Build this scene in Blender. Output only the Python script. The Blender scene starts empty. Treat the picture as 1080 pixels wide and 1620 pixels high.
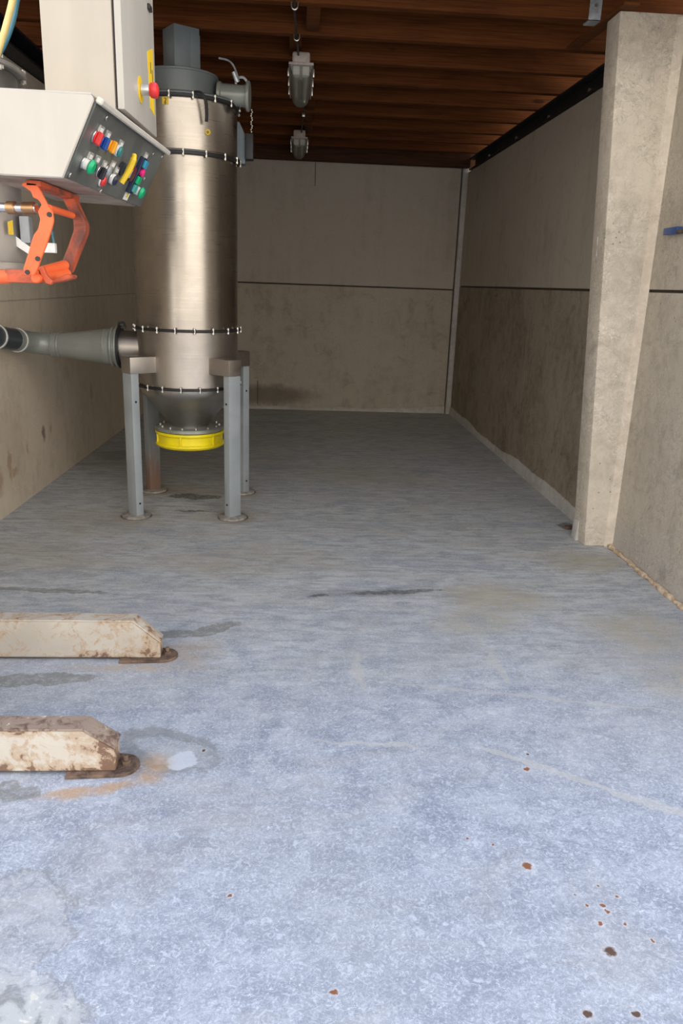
import bpy, bmesh, math, random
from mathutils import Vector, Matrix
random.seed(7)
scn = bpy.context.scene
COL = scn.collection
PI = math.pi

# ------------------------------------------------------------------ helpers
class MB:
    """collects shapes and links them as ONE mesh object"""
    def __init__(s): s.bm = bmesh.new()
    def _merge(s, tmp, mi=0, M=None):
        if M is not None: tmp.transform(M)
        vm = {}
        for v in tmp.verts: vm[v] = s.bm.verts.new(v.co)
        for f in tmp.faces:
            try:
                nf = s.bm.faces.new([vm[v] for v in f.verts]); nf.material_index = mi
            except ValueError: pass
        tmp.free()
    def box(s, lo, hi, bev=0.0, M=None, mi=0, seg=2):
        t = bmesh.new()
        bmesh.ops.create_cube(t, size=1)
        for v in t.verts:
            v.co = Vector([(lo[i]+hi[i])/2 + v.co[i]*(hi[i]-lo[i]) for i in range(3)])
        if bev > 0:
            bmesh.ops.bevel(t, geom=t.edges[:], offset=bev, segments=seg, affect='EDGES', profile=0.6)
        s._merge(t, mi, M); return s
    def hexa(s, pts, bev=0.0, mi=0):
        """8 points: bottom loop of 4 then top loop of 4"""
        t = bmesh.new(); vs = [t.verts.new(p) for p in pts]
        for q in ((3,2,1,0),(4,5,6,7),(0,1,5,4),(1,2,6,5),(2,3,7,6),(3,0,4,7)):
            t.faces.new([vs[i] for i in q])
        bmesh.ops.recalc_face_normals(t, faces=t.faces[:])
        if bev > 0:
            bmesh.ops.bevel(t, geom=t.edges[:], offset=bev, segments=2, affect='EDGES', profile=0.6)
        s._merge(t, mi); return s
    def prism(s, pts, d, bev=0.0, mi=0):
        """polygon (3d points) extruded by vector d"""
        t = bmesh.new(); d = Vector(d)
        a = [t.verts.new(Vector(p)) for p in pts]; b = [t.verts.new(Vector(p)+d) for p in pts]
        n = len(a)
        t.faces.new(a); t.faces.new(b[::-1])
        for i in range(n):
            t.faces.new((a[i], b[i], b[(i+1) % n], a[(i+1) % n]))
        bmesh.ops.recalc_face_normals(t, faces=t.faces[:])
        if bev > 0:
            bmesh.ops.bevel(t, geom=t.edges[:], offset=bev, segments=1, affect='EDGES')
        s._merge(t, mi); return s
    def lathe(s, prof, c=(0,0,0), axis=(0,0,1), n=48, mi=0, rfun=None):
        """profile [(r,h)...] turned about axis through c"""
        t = bmesh.new(); rings = []
        for (r, h) in prof:
            if r < 1e-6: rings.append([t.verts.new((0,0,h))])
            else:
                rings.append([t.verts.new(((r*(rfun(2*PI*i/n, h) if rfun else 1))*math.cos(2*PI*i/n),
                                           (r*(rfun(2*PI*i/n, h) if rfun else 1))*math.sin(2*PI*i/n), h)) for i in range(n)])
        for a, b in zip(rings, rings[1:]):
            for i in range(n):
                j = (i+1) % n
                if len(a) == 1 and len(b) == 1: continue
                if len(a) == 1: t.faces.new((a[0], b[j], b[i]))
                elif len(b) == 1: t.faces.new((a[i], a[j], b[0]))
                else: t.faces.new((a[i], a[j], b[j], b[i]))
        bmesh.ops.recalc_face_normals(t, faces=t.faces[:])
        q = Vector((0,0,1)).rotation_difference(Vector(axis).normalized())
        s._merge(t, mi, Matrix.Translation(c) @ q.to_matrix().to_4x4()); return s
    def cyl(s, p0, p1, r0, r1=None, n=24, bev=0.0, mi=0):
        p0 = Vector(p0); p1 = Vector(p1); L = (p1-p0).length
        r1 = r0 if r1 is None else r1
        b = min(bev, L*0.4, r0*0.5, r1*0.5)
        prof = [(0,0), (r0-b,0)] + ([(r0,b)] if b > 0 else []) + ([(r1,L-b)] if b > 0 else []) + [(r1-b,L), (0,L)]
        if b == 0: prof = [(0,0), (r0,0), (r1,L), (0,L)]
        return s.lathe(prof, p0, p1-p0, n, mi)
    def tube(s, pts, r, n=12, mi=0):
        pts = [Vector(p) for p in pts]; t = bmesh.new(); rings = []
        rr = r if isinstance(r, (list, tuple)) else [r]*len(pts)
        T = (pts[1]-pts[0]).normalized()
        N = T.orthogonal().normalized()
        for i, p in enumerate(pts):
            a = pts[max(i-1,0)]; b = pts[min(i+1,len(pts)-1)]
            T2 = (b-a).normalized()
            N = (T.rotation_difference(T2) @ N).normalized(); T = T2
            B = T.cross(N)
            rings.append([t.verts.new(p + rr[i]*(math.cos(2*PI*k/n)*N + math.sin(2*PI*k/n)*B)) for k in range(n)])
        for a, b in zip(rings, rings[1:]):
            for k in range(n): t.faces.new((a[k], a[(k+1)%n], b[(k+1)%n], b[k]))
        t.faces.new(rings[0][::-1]); t.faces.new(rings[-1])
        bmesh.ops.recalc_face_normals(t, faces=t.faces[:])
        s._merge(t, mi); return s
    def build(s, name, mats, parent=None, smooth=True, ang=35):
        me = bpy.data.meshes.new(name); s.bm.to_mesh(me); s.bm.free()
        for m in (mats if isinstance(mats, (list, tuple)) else [mats]): me.materials.append(m)
        if smooth:
            me.polygons.foreach_set('use_smooth', [True]*len(me.polygons))
            me.set_sharp_from_angle(angle=math.radians(ang))
        o = bpy.data.objects.new(name, me); COL.objects.link(o)
        if parent is not None:
            o.parent = parent
            o.matrix_parent_inverse = Matrix.Translation(-Vector(wloc(parent)))
        return o
def wloc(o):
    v = Vector((0,0,0))
    if o.parent is None: return o.location
    return v      # children keep their vertices in world space, origin at world zero
def smooth_path(pts, k=8):
    P = [Vector(p) for p in pts]; out = []
    for i in range(len(P)-1):
        p0 = P[max(i-1,0)]; p1 = P[i]; p2 = P[i+1]; p3 = P[min(i+2,len(P)-1)]
        for j in range(k):
            t = j/k
            out.append(0.5*((2*p1)+(-p0+p2)*t+(2*p0-5*p1+4*p2-p3)*t*t+(-p0+3*p1-3*p2+p3)*t**3))
    out.append(P[-1]); return out
def tag(o, label, cat, group=None, kind=None):
    o['label'] = label
    if cat: o['category'] = cat
    if group: o['group'] = group
    if kind: o['kind'] = kind
    return o
def thing(name, label, cat, loc=(0,0,0), group=None):
    o = bpy.data.objects.new(name, None); COL.objects.link(o); o.location = loc
    o.empty_display_size = 0.1
    return tag(o, label, cat, group)
def struct(o): o['kind'] = 'structure'; return o
def copy_tree(o, off, parent=None):
    c = o.copy(); COL.objects.link(c)
    if parent is None: c.location = o.location + Vector(off)
    else: c.parent = parent
    for ch in list(o.children): copy_tree(ch, off, c)
    return c

# ------------------------------------------------------------------ material helpers
class NT:
    def __init__(s, name):
        s.m = bpy.data.materials.new(name); s.m.use_nodes = True
        s.t = s.m.node_tree; s.N = s.t.nodes; s.L = s.t.links
        s.b = s.N['Principled BSDF']
        s.tc = s.N.new('ShaderNodeTexCoord'); s.P = s.tc.outputs['Object']
    def put(s, sock, v):
        if v is None: return
        if isinstance(v, bpy.types.NodeSocket): s.L.new(v, sock)
        elif isinstance(v, (tuple, list)):
            sock.default_value = (*v, 1) if (len(v) == 3 and sock.type == 'RGBA') else v
        else: sock.default_value = v
    def math(s, op, a, b=None, c=None, clamp=False):
        n = s.N.new('ShaderNodeMath'); n.operation = op; n.use_clamp = clamp
        for i, v in enumerate((a, b, c)): s.put(n.inputs[i], v)
        return n.outputs[0]
    def vec(s, op, a, b=None, out=0):
        n = s.N.new('ShaderNodeVectorMath'); n.operation = op
        s.put(n.inputs[0], a)
        if b is not None: s.put(n.inputs[1], b)
        return n.outputs['Value' if op in ('LENGTH','DISTANCE','DOT_PRODUCT') else 0]
    def noise(s, scale, detail=4, rough=0.55, dist=0.0, vec=None, stretch=None, out='Fac'):
        n = s.N.new('ShaderNodeTexNoise')
        v = vec if vec is not None else s.P
        if stretch: v = s.vec('MULTIPLY', v, stretch)
        s.L.new(v, n.inputs['Vector'])
        n.inputs['Scale'].default_value = scale; n.inputs['Detail'].default_value = detail
        n.inputs['Roughness'].default_value = rough; n.inputs['Distortion'].default_value = dist
        return n.outputs[out]
    def voro(s, scale, feature='F1', vec=None, out='Distance'):
        n = s.N.new('ShaderNodeTexVoronoi'); n.feature = feature
        s.L.new(vec if vec is not None else s.P, n.inputs['Vector']); n.inputs['Scale'].default_value = scale
        return n.outputs[out]
    def rng(s, v, a, b, c=0.0, d=1.0):
        n = s.N.new('ShaderNodeMapRange'); n.interpolation_type = 'SMOOTHSTEP'
        s.put(n.inputs['Value'], v)
        if a > b: a, b, c, d = b, a, d, c
        n.inputs['From Min'].default_value = a; n.inputs['From Max'].default_value = b
        n.inputs['To Min'].default_value = c; n.inputs['To Max'].default_value = d
        return n.outputs[0]
    def mix(s, f, a, b, mode='MIX'):
        n = s.N.new('ShaderNodeMix'); n.data_type = 'RGBA'; n.blend_type = mode
        s.put(n.inputs[0], f); s.put(n.inputs[6], a); s.put(n.inputs[7], b)
        return n.outputs[2]
    def sep(s, v):
        n = s.N.new('ShaderNodeSeparateXYZ'); s.L.new(v, n.inputs[0]); return n.outputs
    def bump(s, h, strength=0.3, dist=0.01):
        n = s.N.new('ShaderNodeBump'); n.inputs['Strength'].default_value = strength
        n.inputs['Distance'].default_value = dist; s.L.new(h, n.inputs['Height'])
        s.L.new(n.outputs[0], s.b.inputs['Normal'])
    def set(s, col=None, rough=None, metal=None, spec=None):
        s.put(s.b.inputs['Base Color'], col); s.put(s.b.inputs['Roughness'], rough)
        s.put(s.b.inputs['Metallic'], metal); s.put(s.b.inputs['Specular IOR Level'], spec)
        return s.m
    def ell(s, P, c, r, ang=0.0, soft=0.25):
        """mask: 1 inside an ellipse (xy) about c"""
        v = s.vec('SUBTRACT', P, (c[0], c[1], 0))
        if ang:
            n = s.N.new('ShaderNodeVectorRotate'); n.rotation_type = 'Z_AXIS'
            s.L.new(v, n.inputs['Vector']); n.inputs['Angle'].default_value = -ang; v = n.outputs[0]
        v = s.vec('MULTIPLY', v, (1/r[0], 1/r[1], 0))
        return s.rng(s.vec('LENGTH', v), 1+soft, 1-soft)
    def mx(s, *a):
        o = a[0]
        for b in a[1:]: o = s.math('MAXIMUM', o, b)
        return o

def plain(name, col, rough=0.5, metal=0.0, var=0.12, scale=25, spec=0.5):
    t = NT(name); n = t.noise(scale, 3)
    dark = tuple(c*(1-var) for c in col); lite = tuple(min(1, c*(1+var)) for c in col)
    return t.set(t.mix(t.rng(n, .3, .7), dark, lite), t.rng(n, .2, .8, rough*.9, min(1, rough*1.1)), metal, spec)

# ---- floor
def floor_mat():
    t = NT('floor_concrete')
    nv = t.noise(2.6, 5, .6, out='Color')
    Pd = t.vec('ADD', t.P, t.vec('MULTIPLY', t.vec('SUBTRACT', nv, (.5,.5,.5)), (.34,.30,0)))
    nv2 = t.noise(9, 4, .6, out='Color')
    Pe = t.vec('ADD', t.P, t.vec('MULTIPLY', t.vec('SUBTRACT', nv2, (.5,.5,.5)), (.10,.09,0)))
    cn = t.noise(13, 7, .72, .4)            # ragged coast lines of stains
    cn2 = t.noise(34, 5, .7, .6)
    def crisp(c, r, ang=0.0, amp=1.3, soft=.10, P=None):
        v = t.vec('SUBTRACT', P if P is not None else Pe, (c[0], c[1], 0))
        if ang:
            n = t.N.new('ShaderNodeVectorRotate'); n.rotation_type = 'Z_AXIS'
            t.L.new(v, n.inputs['Vector']); n.inputs['Angle'].default_value = -ang; v = n.outputs[0]
        l = t.vec('LENGTH', t.vec('MULTIPLY', v, (1/r[0], 1/r[1], 0)))
        l = t.math('ADD', l, t.math('MULTIPLY', t.math('SUBTRACT', cn, .5), amp))
        return t.rng(l, 1+soft, 1-soft)
    big = t.noise(.9, 3, .5)
    mid = t.noise(7, 6, .62, .6)
    fine = t.noise(48, 5, .62, 1.7)
    stk = t.noise(3.2, 6, .7, .8, stretch=(1.0, 3.2, 1))
    k = t.math('ADD', t.math('MULTIPLY', mid, .36), t.math('ADD', t.math('MULTIPLY', stk, .30), t.math('MULTIPLY', fine, .34)))
    base = t.mix(t.rng(k, .37, .63), FLOOR_D, FLOOR_L)
    base = t.mix(t.rng(big, .35, .65, 0, .45), base, FLOOR_G)
    # grey dust over the inner floor, with its brighter, greyer light also painted in
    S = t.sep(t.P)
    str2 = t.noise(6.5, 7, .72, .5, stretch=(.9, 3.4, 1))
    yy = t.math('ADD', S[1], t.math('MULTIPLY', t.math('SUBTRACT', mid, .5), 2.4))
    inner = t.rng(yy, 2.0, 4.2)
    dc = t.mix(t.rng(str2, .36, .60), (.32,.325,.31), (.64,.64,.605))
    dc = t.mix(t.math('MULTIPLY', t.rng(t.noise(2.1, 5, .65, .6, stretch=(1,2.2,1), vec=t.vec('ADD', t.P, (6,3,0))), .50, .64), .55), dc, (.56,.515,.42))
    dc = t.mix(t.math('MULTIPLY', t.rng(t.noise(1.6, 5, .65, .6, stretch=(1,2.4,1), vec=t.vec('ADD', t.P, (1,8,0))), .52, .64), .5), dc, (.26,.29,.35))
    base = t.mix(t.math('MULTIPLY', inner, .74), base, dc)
    # worn pale flecks in the coating
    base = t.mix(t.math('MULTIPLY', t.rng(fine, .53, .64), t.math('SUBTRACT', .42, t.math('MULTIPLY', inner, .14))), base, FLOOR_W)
    worm = t.math('ABSOLUTE', t.math('SUBTRACT', t.noise(26, 4, .6, 2.0, vec=t.vec('ADD', t.P, (9,4,0))), .5))
    base = t.mix(t.math('MULTIPLY', t.rng(worm, .030, .008), .34), base, FLOOR_W)
    worm2 = t.math('ABSOLUTE', t.math('SUBTRACT', t.noise(22, 4, .62, 1.8, vec=t.vec('ADD', t.P, (2,7,0))), .5))
    base = t.mix(t.math('MULTIPLY', t.rng(worm2, .024, .006), .30), base, (.15,.18,.25))
    base = t.mix(t.math('MULTIPLY', t.rng(t.noise(80, 3, .6, 2.2), .61, .69), .5), base, (.76,.80,.86))
    # thin dark hairlines
    hl = t.math('ABSOLUTE', t.math('SUBTRACT', t.noise(2.3, 7, .62, .9, stretch=(1,2.4,1)), .5))
    base = t.mix(t.math('MULTIPLY', t.rng(hl, .005, .0012), t.rng(t.noise(1.7,2), .5, .62, 0, .45)), base, (.13,.14,.15))
    # tan worn patches
    tan = t.mx(t.ell(Pd, (1.10,3.78), (.28,.20), 0, .5), t.ell(Pd, (.95,3.50), (.22,.14), .2, .5),
               t.ell(Pd, (1.72,3.38), (.22,.22), 0, .7), t.ell(Pd, (1.80,4.40), (.24,.14), 0, .4),
               t.ell(Pd, (1.78,2.85), (.20,.20), 0, .8))
    tan = t.math('MULTIPLY', tan, t.rng(mid, .36, .56, .45, 1))
    base = t.mix(t.math('MULTIPLY', tan, .68), base, (.43,.385,.285))
    tan2 = t.mx(t.ell(Pd, (-1.28,5.05), (.34,.24), 0, .6), t.ell(Pd, (-.40,5.22), (.26,.14), 0, .5),
                t.ell(Pd, (-1.45,4.35), (.4,.25), 0, .7), t.ell(Pd, (-.2,4.35), (.5,.2), 0, .8),
                t.ell(Pd, (.55,6.6), (.5,.35), 0, .8), t.ell(Pd, (-.8,5.9), (.40,.14), 0, .5))
    base = t.mix(t.math('MULTIPLY', t.math('MULTIPLY', tan2, t.rng(stk, .38, .6, .3, 1)), .45), base, (.37,.31,.21))
    dust = t.rng(t.noise(1.3, 5, .65, .6, stretch=(1,2,1), vec=t.vec('ADD', t.P, (4,9,0))), .50, .66)
    base = t.mix(t.math('MULTIPLY', dust, .22), base, (.40,.37,.31))
    lines = t.mx(crisp((.95,2.77), (.62,.012), -.20, .8), crisp((.98,2.22), (.36,.018), -.58, .8), crisp((1.22,2.06), (.16,.022), -.5, .8),
                 crisp((.30,2.98), (.022,.16), 0, 1.0), crisp((.92,3.02), (.020,.16), .1, 1.0), crisp((.30,2.43),(.22,.010), -.1, .8))
    base = t.mix(t.math('MULTIPLY', lines, .50), base, (.52,.50,.46))
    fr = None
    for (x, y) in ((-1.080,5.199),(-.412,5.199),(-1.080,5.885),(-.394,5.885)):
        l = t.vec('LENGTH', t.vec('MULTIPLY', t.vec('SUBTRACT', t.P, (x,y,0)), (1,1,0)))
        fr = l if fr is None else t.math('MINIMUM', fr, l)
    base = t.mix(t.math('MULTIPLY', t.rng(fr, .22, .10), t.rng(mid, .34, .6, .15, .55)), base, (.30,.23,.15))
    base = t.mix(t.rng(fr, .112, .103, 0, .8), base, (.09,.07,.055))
    # dark damp patches and peeled edges
    damp = t.mx(crisp((.55,3.87), (.26,.030), .12, 1.2), crisp((.14,3.81), (.055,.014), .2, 1.0),
                crisp((-.74,5.72), (.20,.075), -.05, 1.2), crisp((-.73,5.34), (.13,.022), .1, 1.2),
                crisp((1.97,5.1), (.07,.10), 0, 1.0))
    damp = t.math('MULTIPLY', damp, t.rng(cn2, .36, .56, .35, 1))
    base = t.mix(t.math('MULTIPLY', damp, .80), base, (.085,.082,.072))
    soft = t.mx(t.ell(Pe, (-1.62,7.1), (.16,.20), 0, .5), t.ell(Pe, (.45,3.86), (.35,.06), .12, .6))
    base = t.mix(t.math('MULTIPLY', soft, .35), base, (.15,.15,.14))
    ol = t.mx(crisp((-1.04,2.90), (.26,.050), .10, 1.3), crisp((-.92,2.16), (.14,.045), 0, 1.2),
              crisp((-.36,3.38), (.13,.045), .55, 1.2), crisp((-.55,3.32), (.10,.04), .2, 1.2), crisp((-1.3,3.84), (.34,.028), -.08, 1.4))
    rim = crisp((-.42,2.40), (.20,.115), -.45, .9); inn = crisp((-.40,2.385), (.155,.075), -.45, .9)
    ring = t.math('SUBTRACT', rim, inn, clamp=True)
    base = t.mix(t.math('MULTIPLY', t.math('MULTIPLY', ol, t.rng(cn2, .34, .56, .45, 1)), .62), base, (.16,.155,.12))
    base = t.mix(t.math('MULTIPLY', inn, .25), base, (.33,.33,.30))
    base = t.mix(t.math('MULTIPLY', ring, .55), base, (.20,.205,.19))
    isl = crisp((-.365,2.335), (.055,.045), 0, .8)
    base = t.mix(t.math('MULTIPLY', isl, .75), base, (.55,.58,.63))
    # rust run-off near the machine feet
    ru = t.mx(t.ell(Pe, (-.47,3.12), (.15,.12), .5, .6), t.ell(Pe, (-.66,3.00), (.30,.03), .0, .6))
    base = t.mix(t.math('MULTIPLY', t.math('MULTIPLY', ru, t.rng(mid, .36, .58, .4, 1)), .55), base, (.42,.32,.21))
    ru2 = t.mx(t.ell(Pe, (-.47,2.28), (.065,.075), 0, .6), t.ell(Pe, (-.63,2.17), (.15,.028), .25, .5))
    base = t.mix(t.math('MULTIPLY', t.math('MULTIPLY', ru2, t.rng(mid, .34, .56, .4, 1)), .72), base, (.46,.27,.11))
    # peeled corner in the foreground
    pe = t.mx(crisp((-.72,1.38), (.30,.20), -.35, .9, .06, Pd), crisp((-.70,1.62), (.14,.20), .2, 1.0, .08, Pd))
    pn = t.noise(15, 6, .68, .8)
    pc = t.mix(t.rng(pn, .36, .50), (.25,.25,.24), (.48,.48,.46))
    pc = t.mix(t.rng(pn, .56, .64), pc, (.68,.65,.55))
    core = t.ell(Pd, (-.68,1.36), (.26,.16), -.4, .5)
    base = t.mix(t.math('MULTIPLY', pe, t.rng(core, 0, 1, .28, .92)), base, pc)
    edge = t.math('SUBTRACT', 1, t.math('ABSOLUTE', t.math('SUBTRACT', t.math('MULTIPLY', pe, 2), 1)))
    base = t.mix(t.math('MULTIPLY', edge, .6), base, (.20,.20,.20))
    # rust spots
    sp = [(.825,1.51,.015,1),(.699,1.811,.014,0),(.832,2.273,.011,0),(.863,1.658,.007,0),(.868,1.638,.006,0),(.917,1.691,.006,0),
          (.834,1.596,.007,0),(.704,1.339,.011,1),(.816,1.336,.009,1),(-.15,1.712,.006,0),(.117,1.409,.007,0),(-.297,2.391,.007,1),
          (.90,1.595,.005,0),(.80,1.70,.004,0),(.82,1.66,.005,0),(.95,1.54,.004,0),(.88,1.73,.004,0),(.62,1.90,.004,0),(.55,1.93,.004,0),(.86,2.36,.005,1)]
    nv3 = t.noise(60, 3, .6, out='Color')
    Ps = t.vec('ADD', t.P, t.vec('MULTIPLY', t.vec('SUBTRACT', nv3, (.5,.5,.5)), (.022,.022,0)))
    for dkk, colr in ((0, (.24,.095,.045)), (1, (.105,.06,.04))):
        m = None
        for (x, y, r, w) in sp:
            if w != dkk: continue
            l = t.vec('LENGTH', t.vec('MULTIPLY', t.vec('SUBTRACT', Ps, (x,y,0)), (1/r,1/r,0)))
            m = l if m is None else t.math('MINIMUM', m, l)
        base = t.mix(t.rng(m, 2.4, 1.0, 0, .30), base, (.70,.65,.62))
        base = t.mix(t.rng(m, 1.25, .7), base, colr)
    hgt = t.math('ADD', t.math('MULTIPLY', fine, .6), t.math('MULTIPLY', mid, .8))
    t.bump(hgt, .22, .006)
    return t.set(base, t.rng(mid, .3, .7, .52, .72), 0, .35)
FLOOR_D = (.225,.250,.305); FLOOR_L = (.43,.458,.515); FLOOR_G = (.355,.365,.375); FLOOR_W = (.62,.655,.715)

def concrete(name, c0, c1, streak=0.25, pores=0.5, low=None, lowz=(0,0), spots=None, extra=None, line_z=None, blotch=.0, axis='Y', mott=.12):
    t = NT(name)
    n1 = t.noise(1.6, 5, .6, .3); n2 = t.noise(12, 5, .6, .5)
    st = t.noise(3.0, 4, .6, 0, stretch=(3.2,3.2,.22))
    k = t.math('ADD', t.math('MULTIPLY', n1, .5), t.math('ADD', t.math('MULTIPLY', n2, .5-streak*.5), t.math('MULTIPLY', st, streak)))
    c = t.mix(t.rng(k, .34, .64), c0, c1)
    S = t.sep(t.P)
    if low is not None:
        zz = t.math('ADD', S[2], t.math('MULTIPLY', t.math('SUBTRACT', n1, .5), .5))
        c = t.mix(t.rng(zz, lowz[1], lowz[0], 0, .85), c, low)
        c = t.mix(t.math('MULTIPLY', t.rng(n2, .5, .68), .35), c, c1)
    if blotch:
        b = t.rng(t.noise(4.5, 6, .68, 1.0, vec=t.vec('ADD', t.P, (3,1,7))), .54, .70)
        c = t.mix(t.math('MULTIPLY', b, blotch), c, tuple(x*.5 for x in c0))
    wg = t.rng(t.noise(3.1, 4, .6, .5), .40, .62, .25, 1)
    dkw = t.math('ABSOLUTE', t.math('SUBTRACT', t.noise(13, 5, .66, 1.6, vec=t.vec('ADD', t.P, (3,5,1))), .5))
    c = t.mix(t.math('MULTIPLY', t.math('MULTIPLY', t.rng(dkw, .022, .006), wg), mott), c, tuple(x*.55 for x in c0))
    wl = t.rng(t.noise(30, 4, .62, 1.8), .56, .68)
    c = t.mix(t.math('MULTIPLY', t.math('MULTIPLY', wl, wg), .22+.3*mott), c, tuple(min(1, x*1.5) for x in c1))
    if pores:
        pv = t.voro(26); pm = t.rng(pv, .16, .09)
        gate = t.rng(t.noise(5, 3), .56, .66)
        c = t.mix(t.math('MULTIPLY', t.math('MULTIPLY', pm, gate), pores), c, tuple(x*.25 for x in c0))
    if spots:
        yy = S[1] if axis == 'Y' else S[0]
        nv = t.noise(14, 4, .6, out='Color')
        off = t.vec('MULTIPLY', t.vec('SUBTRACT', nv, (.5,.5,.5)), (.12,.12,.12))
        cmb = t.N.new('ShaderNodeCombineXYZ'); t.L.new(yy, cmb.inputs[0]); t.L.new(S[2], cmb.inputs[1])
        Q = t.vec('ADD', cmb.outputs[0], off)
        for (a, b, ra, rb, col, amt) in spots:
            c = t.mix(t.math('MULTIPLY', t.ell(Q, (a,b), (ra,rb), 0, .5), amt), c, col)
    if line_z:
        zz = t.math('ADD', S[2], t.math('MULTIPLY', t.math('SUBTRACT', n2, .5), .01))
        c = t.mix(t.math('MULTIPLY', t.rng(t.math('ABSOLUTE', t.math('SUBTRACT', zz, line_z)), .008, .003), .5), c, tuple(x*.5 for x in c0))
    t.bump(t.math('ADD', n2, t.math('MULTIPLY', n1, .5)), .25, .008)
    return t.set(c, .85, 0, .25)

RUST = (.27,.12,.04)
M = {}
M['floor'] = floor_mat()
M['wall_l'] = concrete('concrete_left', (.50,.425,.33), (.66,.57,.45), .3, .4, line_z=1.41,
    spots=[(5.10,.26,.045,.09,RUST,.5),(5.28,.33,.03,.11,RUST,.5),(5.36,.26,.05,.04,RUST,.45),(5.98,.40,.035,.05,(.10,.06,.04),.7),(6.15,.42,.03,.04,RUST,.45),(5.62,.38,.02,.05,RUST,.4),(6.6,.80,.10,.06,RUST,.15),(7.3,.55,.03,.10,RUST,.35),(5.25,.45,.35,.25,(.36,.27,.18),.25)])
M['wall_rn'] = concrete('concrete_right_front', (.38,.335,.27), (.53,.475,.39), .2, .6, blotch=.38, mott=.5,
    low=(.47,.44,.40), lowz=(.12,.34))
M['wall_rf'] = concrete('concrete_right_rear', (.33,.29,.235), (.44,.39,.32), .45, .5, blotch=.2)
M['wall_rl'] = concrete('concrete_right_rear_lower', (.185,.15,.11), (.33,.28,.215), .2, .6, blotch=.5, mott=.4)
M['wall_b'] = concrete('concrete_back', (.38,.34,.285), (.49,.445,.38), .4, .35)
M['wall_bl'] = concrete('concrete_back_lower', (.36,.315,.25), (.49,.435,.355), .25, .9, axis='X', blotch=.3,
    spots=[(-.35,.18,.55,.12,(.13,.11,.085),.7)])
M['column'] = concrete('concrete_column', (.50,.44,.36), (.68,.61,.51), .1, .7, blotch=.40, mott=.55)
M['mortar'] = concrete('mortar', (.42,.40,.37), (.58,.555,.52), 0, .3)
M['fillet'] = concrete('edge_fillet_mortar', (.56,.48,.39), (.74,.66,.55), 0, .3, mott=.3)
M['joint'] = plain('joint_dark', (.06,.05,.04), .9)
def foam_mat():
    t = NT('sealing_foam'); n = t.noise(18, 5, .6, .8)
    t.bump(n, .8, .01)
    return t.set(t.mix(t.rng(n,.35,.65), (.42,.29,.18), (.72,.58,.42)), .8)
M['foam'] = foam_mat()
def wood_mat(name, c0, c1):
    t = NT(name)
    g = t.noise(6, 6, .62, .4, stretch=(.35, 4, 9)); g2 = t.noise(28, 4, .6, .3, stretch=(.12, 2, 6))
    c = t.mix(t.rng(t.math('ADD', t.math('MULTIPLY', g, .6), t.math('MULTIPLY', g2, .4)), .34, .64), c0, c1)
    kn = t.voro(1.4, vec=t.vec('MULTIPLY', t.P, (1, .6, 3.2)))
    c = t.mix(t.rng(kn, .10, .05, 0, .8), c, tuple(x*.25 for x in c0))
    stn = t.rng(t.noise(1.1, 4, .6, .5), .52, .70, 0, .45)
    c = t.mix(stn, c, tuple(x*.55 for x in c0))
    t.bump(g2, .2, .003)
    return t.set(c, .7, 0, .12)
M['joist'] = wood_mat('joist_timber', (.075,.021,.005), (.15,.048,.011))
M['deck'] = wood_mat('roof_deck', (.05,.02,.01), (.09,.04,.018))
M['noggin'] = wood_mat('noggin_timber', (.085,.028,.008), (.15,.052,.016))
M['plate'] = wood_mat('wall_plate', (.05,.022,.012), (.09,.04,.02))
M['black_steel'] = plain('black_steel', (.018,.018,.020), .6, .3)
M['bolt'] = plain('zinc_bolt', (.62,.60,.56), .35, 1)
M['galv'] = plain('galvanised', (.50,.53,.56), .4, .5, .2, 30)
def stainless(name='brushed_stainless', col=(.44,.40,.355), r0=.22, r1=.34):
    t = NT(name)
    n = t.noise(9, 5, .6, 0, stretch=(.25,.25,16)); b = t.noise(3, 4, .6, .4)
    sm = t.rng(t.noise(5, 6, .7, 1.2), .55, .75)
    c = t.mix(t.rng(b,.3,.7), tuple(x*.86 for x in col), tuple(x*1.1 for x in col))
    c = t.mix(t.math('MULTIPLY', sm, .25), c, tuple(x*.7 for x in col))
    sp = t.math('MULTIPLY', t.rng(t.voro(22), .10, .05), t.rng(t.noise(3.3,3), .57, .66))
    c = t.mix(t.math('MULTIPLY', sp, .6), c, (.75,.73,.68))
    return t.set(c, t.math('ADD', t.rng(n,.3,.7,r0,r1), t.math('MULTIPLY', sp, .3)), 1.0)
M['steel'] = stainless(col=(.415,.375,.33), r0=.27, r1=.32)
M['steel_dull'] = stainless('dull_stainless', (.47,.43,.39), .36, .48)
M['cone_steel'] = stainless('cone_stainless', (.45,.43,.40), .32, .45)
M['gasket'] = plain('black_gasket', (.016,.016,.017), .5)
M['rubber'] = plain('black_rubber', (.02,.02,.022), .55)
def grey_paint(name, c, rough=.45):
    t = NT(name); n = t.noise(5, 5, .6); S = t.sep(t.P)
    col = t.mix(t.rng(n,.3,.7), tuple(x*.9 for x in c), tuple(x*1.08 for x in c))
    sc = t.rng(t.noise(30, 5, .7, .5), .66, .74)
    col = t.mix(t.math('MULTIPLY', sc, .5), col, tuple(x*.6 for x in c))
    return t.set(col, rough, .15)
M['leg'] = grey_paint('grey_leg_paint', (.37,.405,.425), .42)
def leg_rust():
    t = NT('grey_leg_rusty'); n = t.noise(5, 6, .65, .8, stretch=(3,3,.8)); S = t.sep(t.P)
    z = t.math('ADD', S[2], t.math('MULTIPLY', t.math('SUBTRACT', n, .5), .6))
    col = t.mix(t.rng(z, .42, .14, 0, .85), (.27,.29,.30), (.24,.13,.08))
    return t.set(col, .55, .1)
M['leg_rust'] = leg_rust()
M['footplate'] = plain('foot_plate_steel', (.36,.335,.30), .55, .3, .3, 30)
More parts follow.
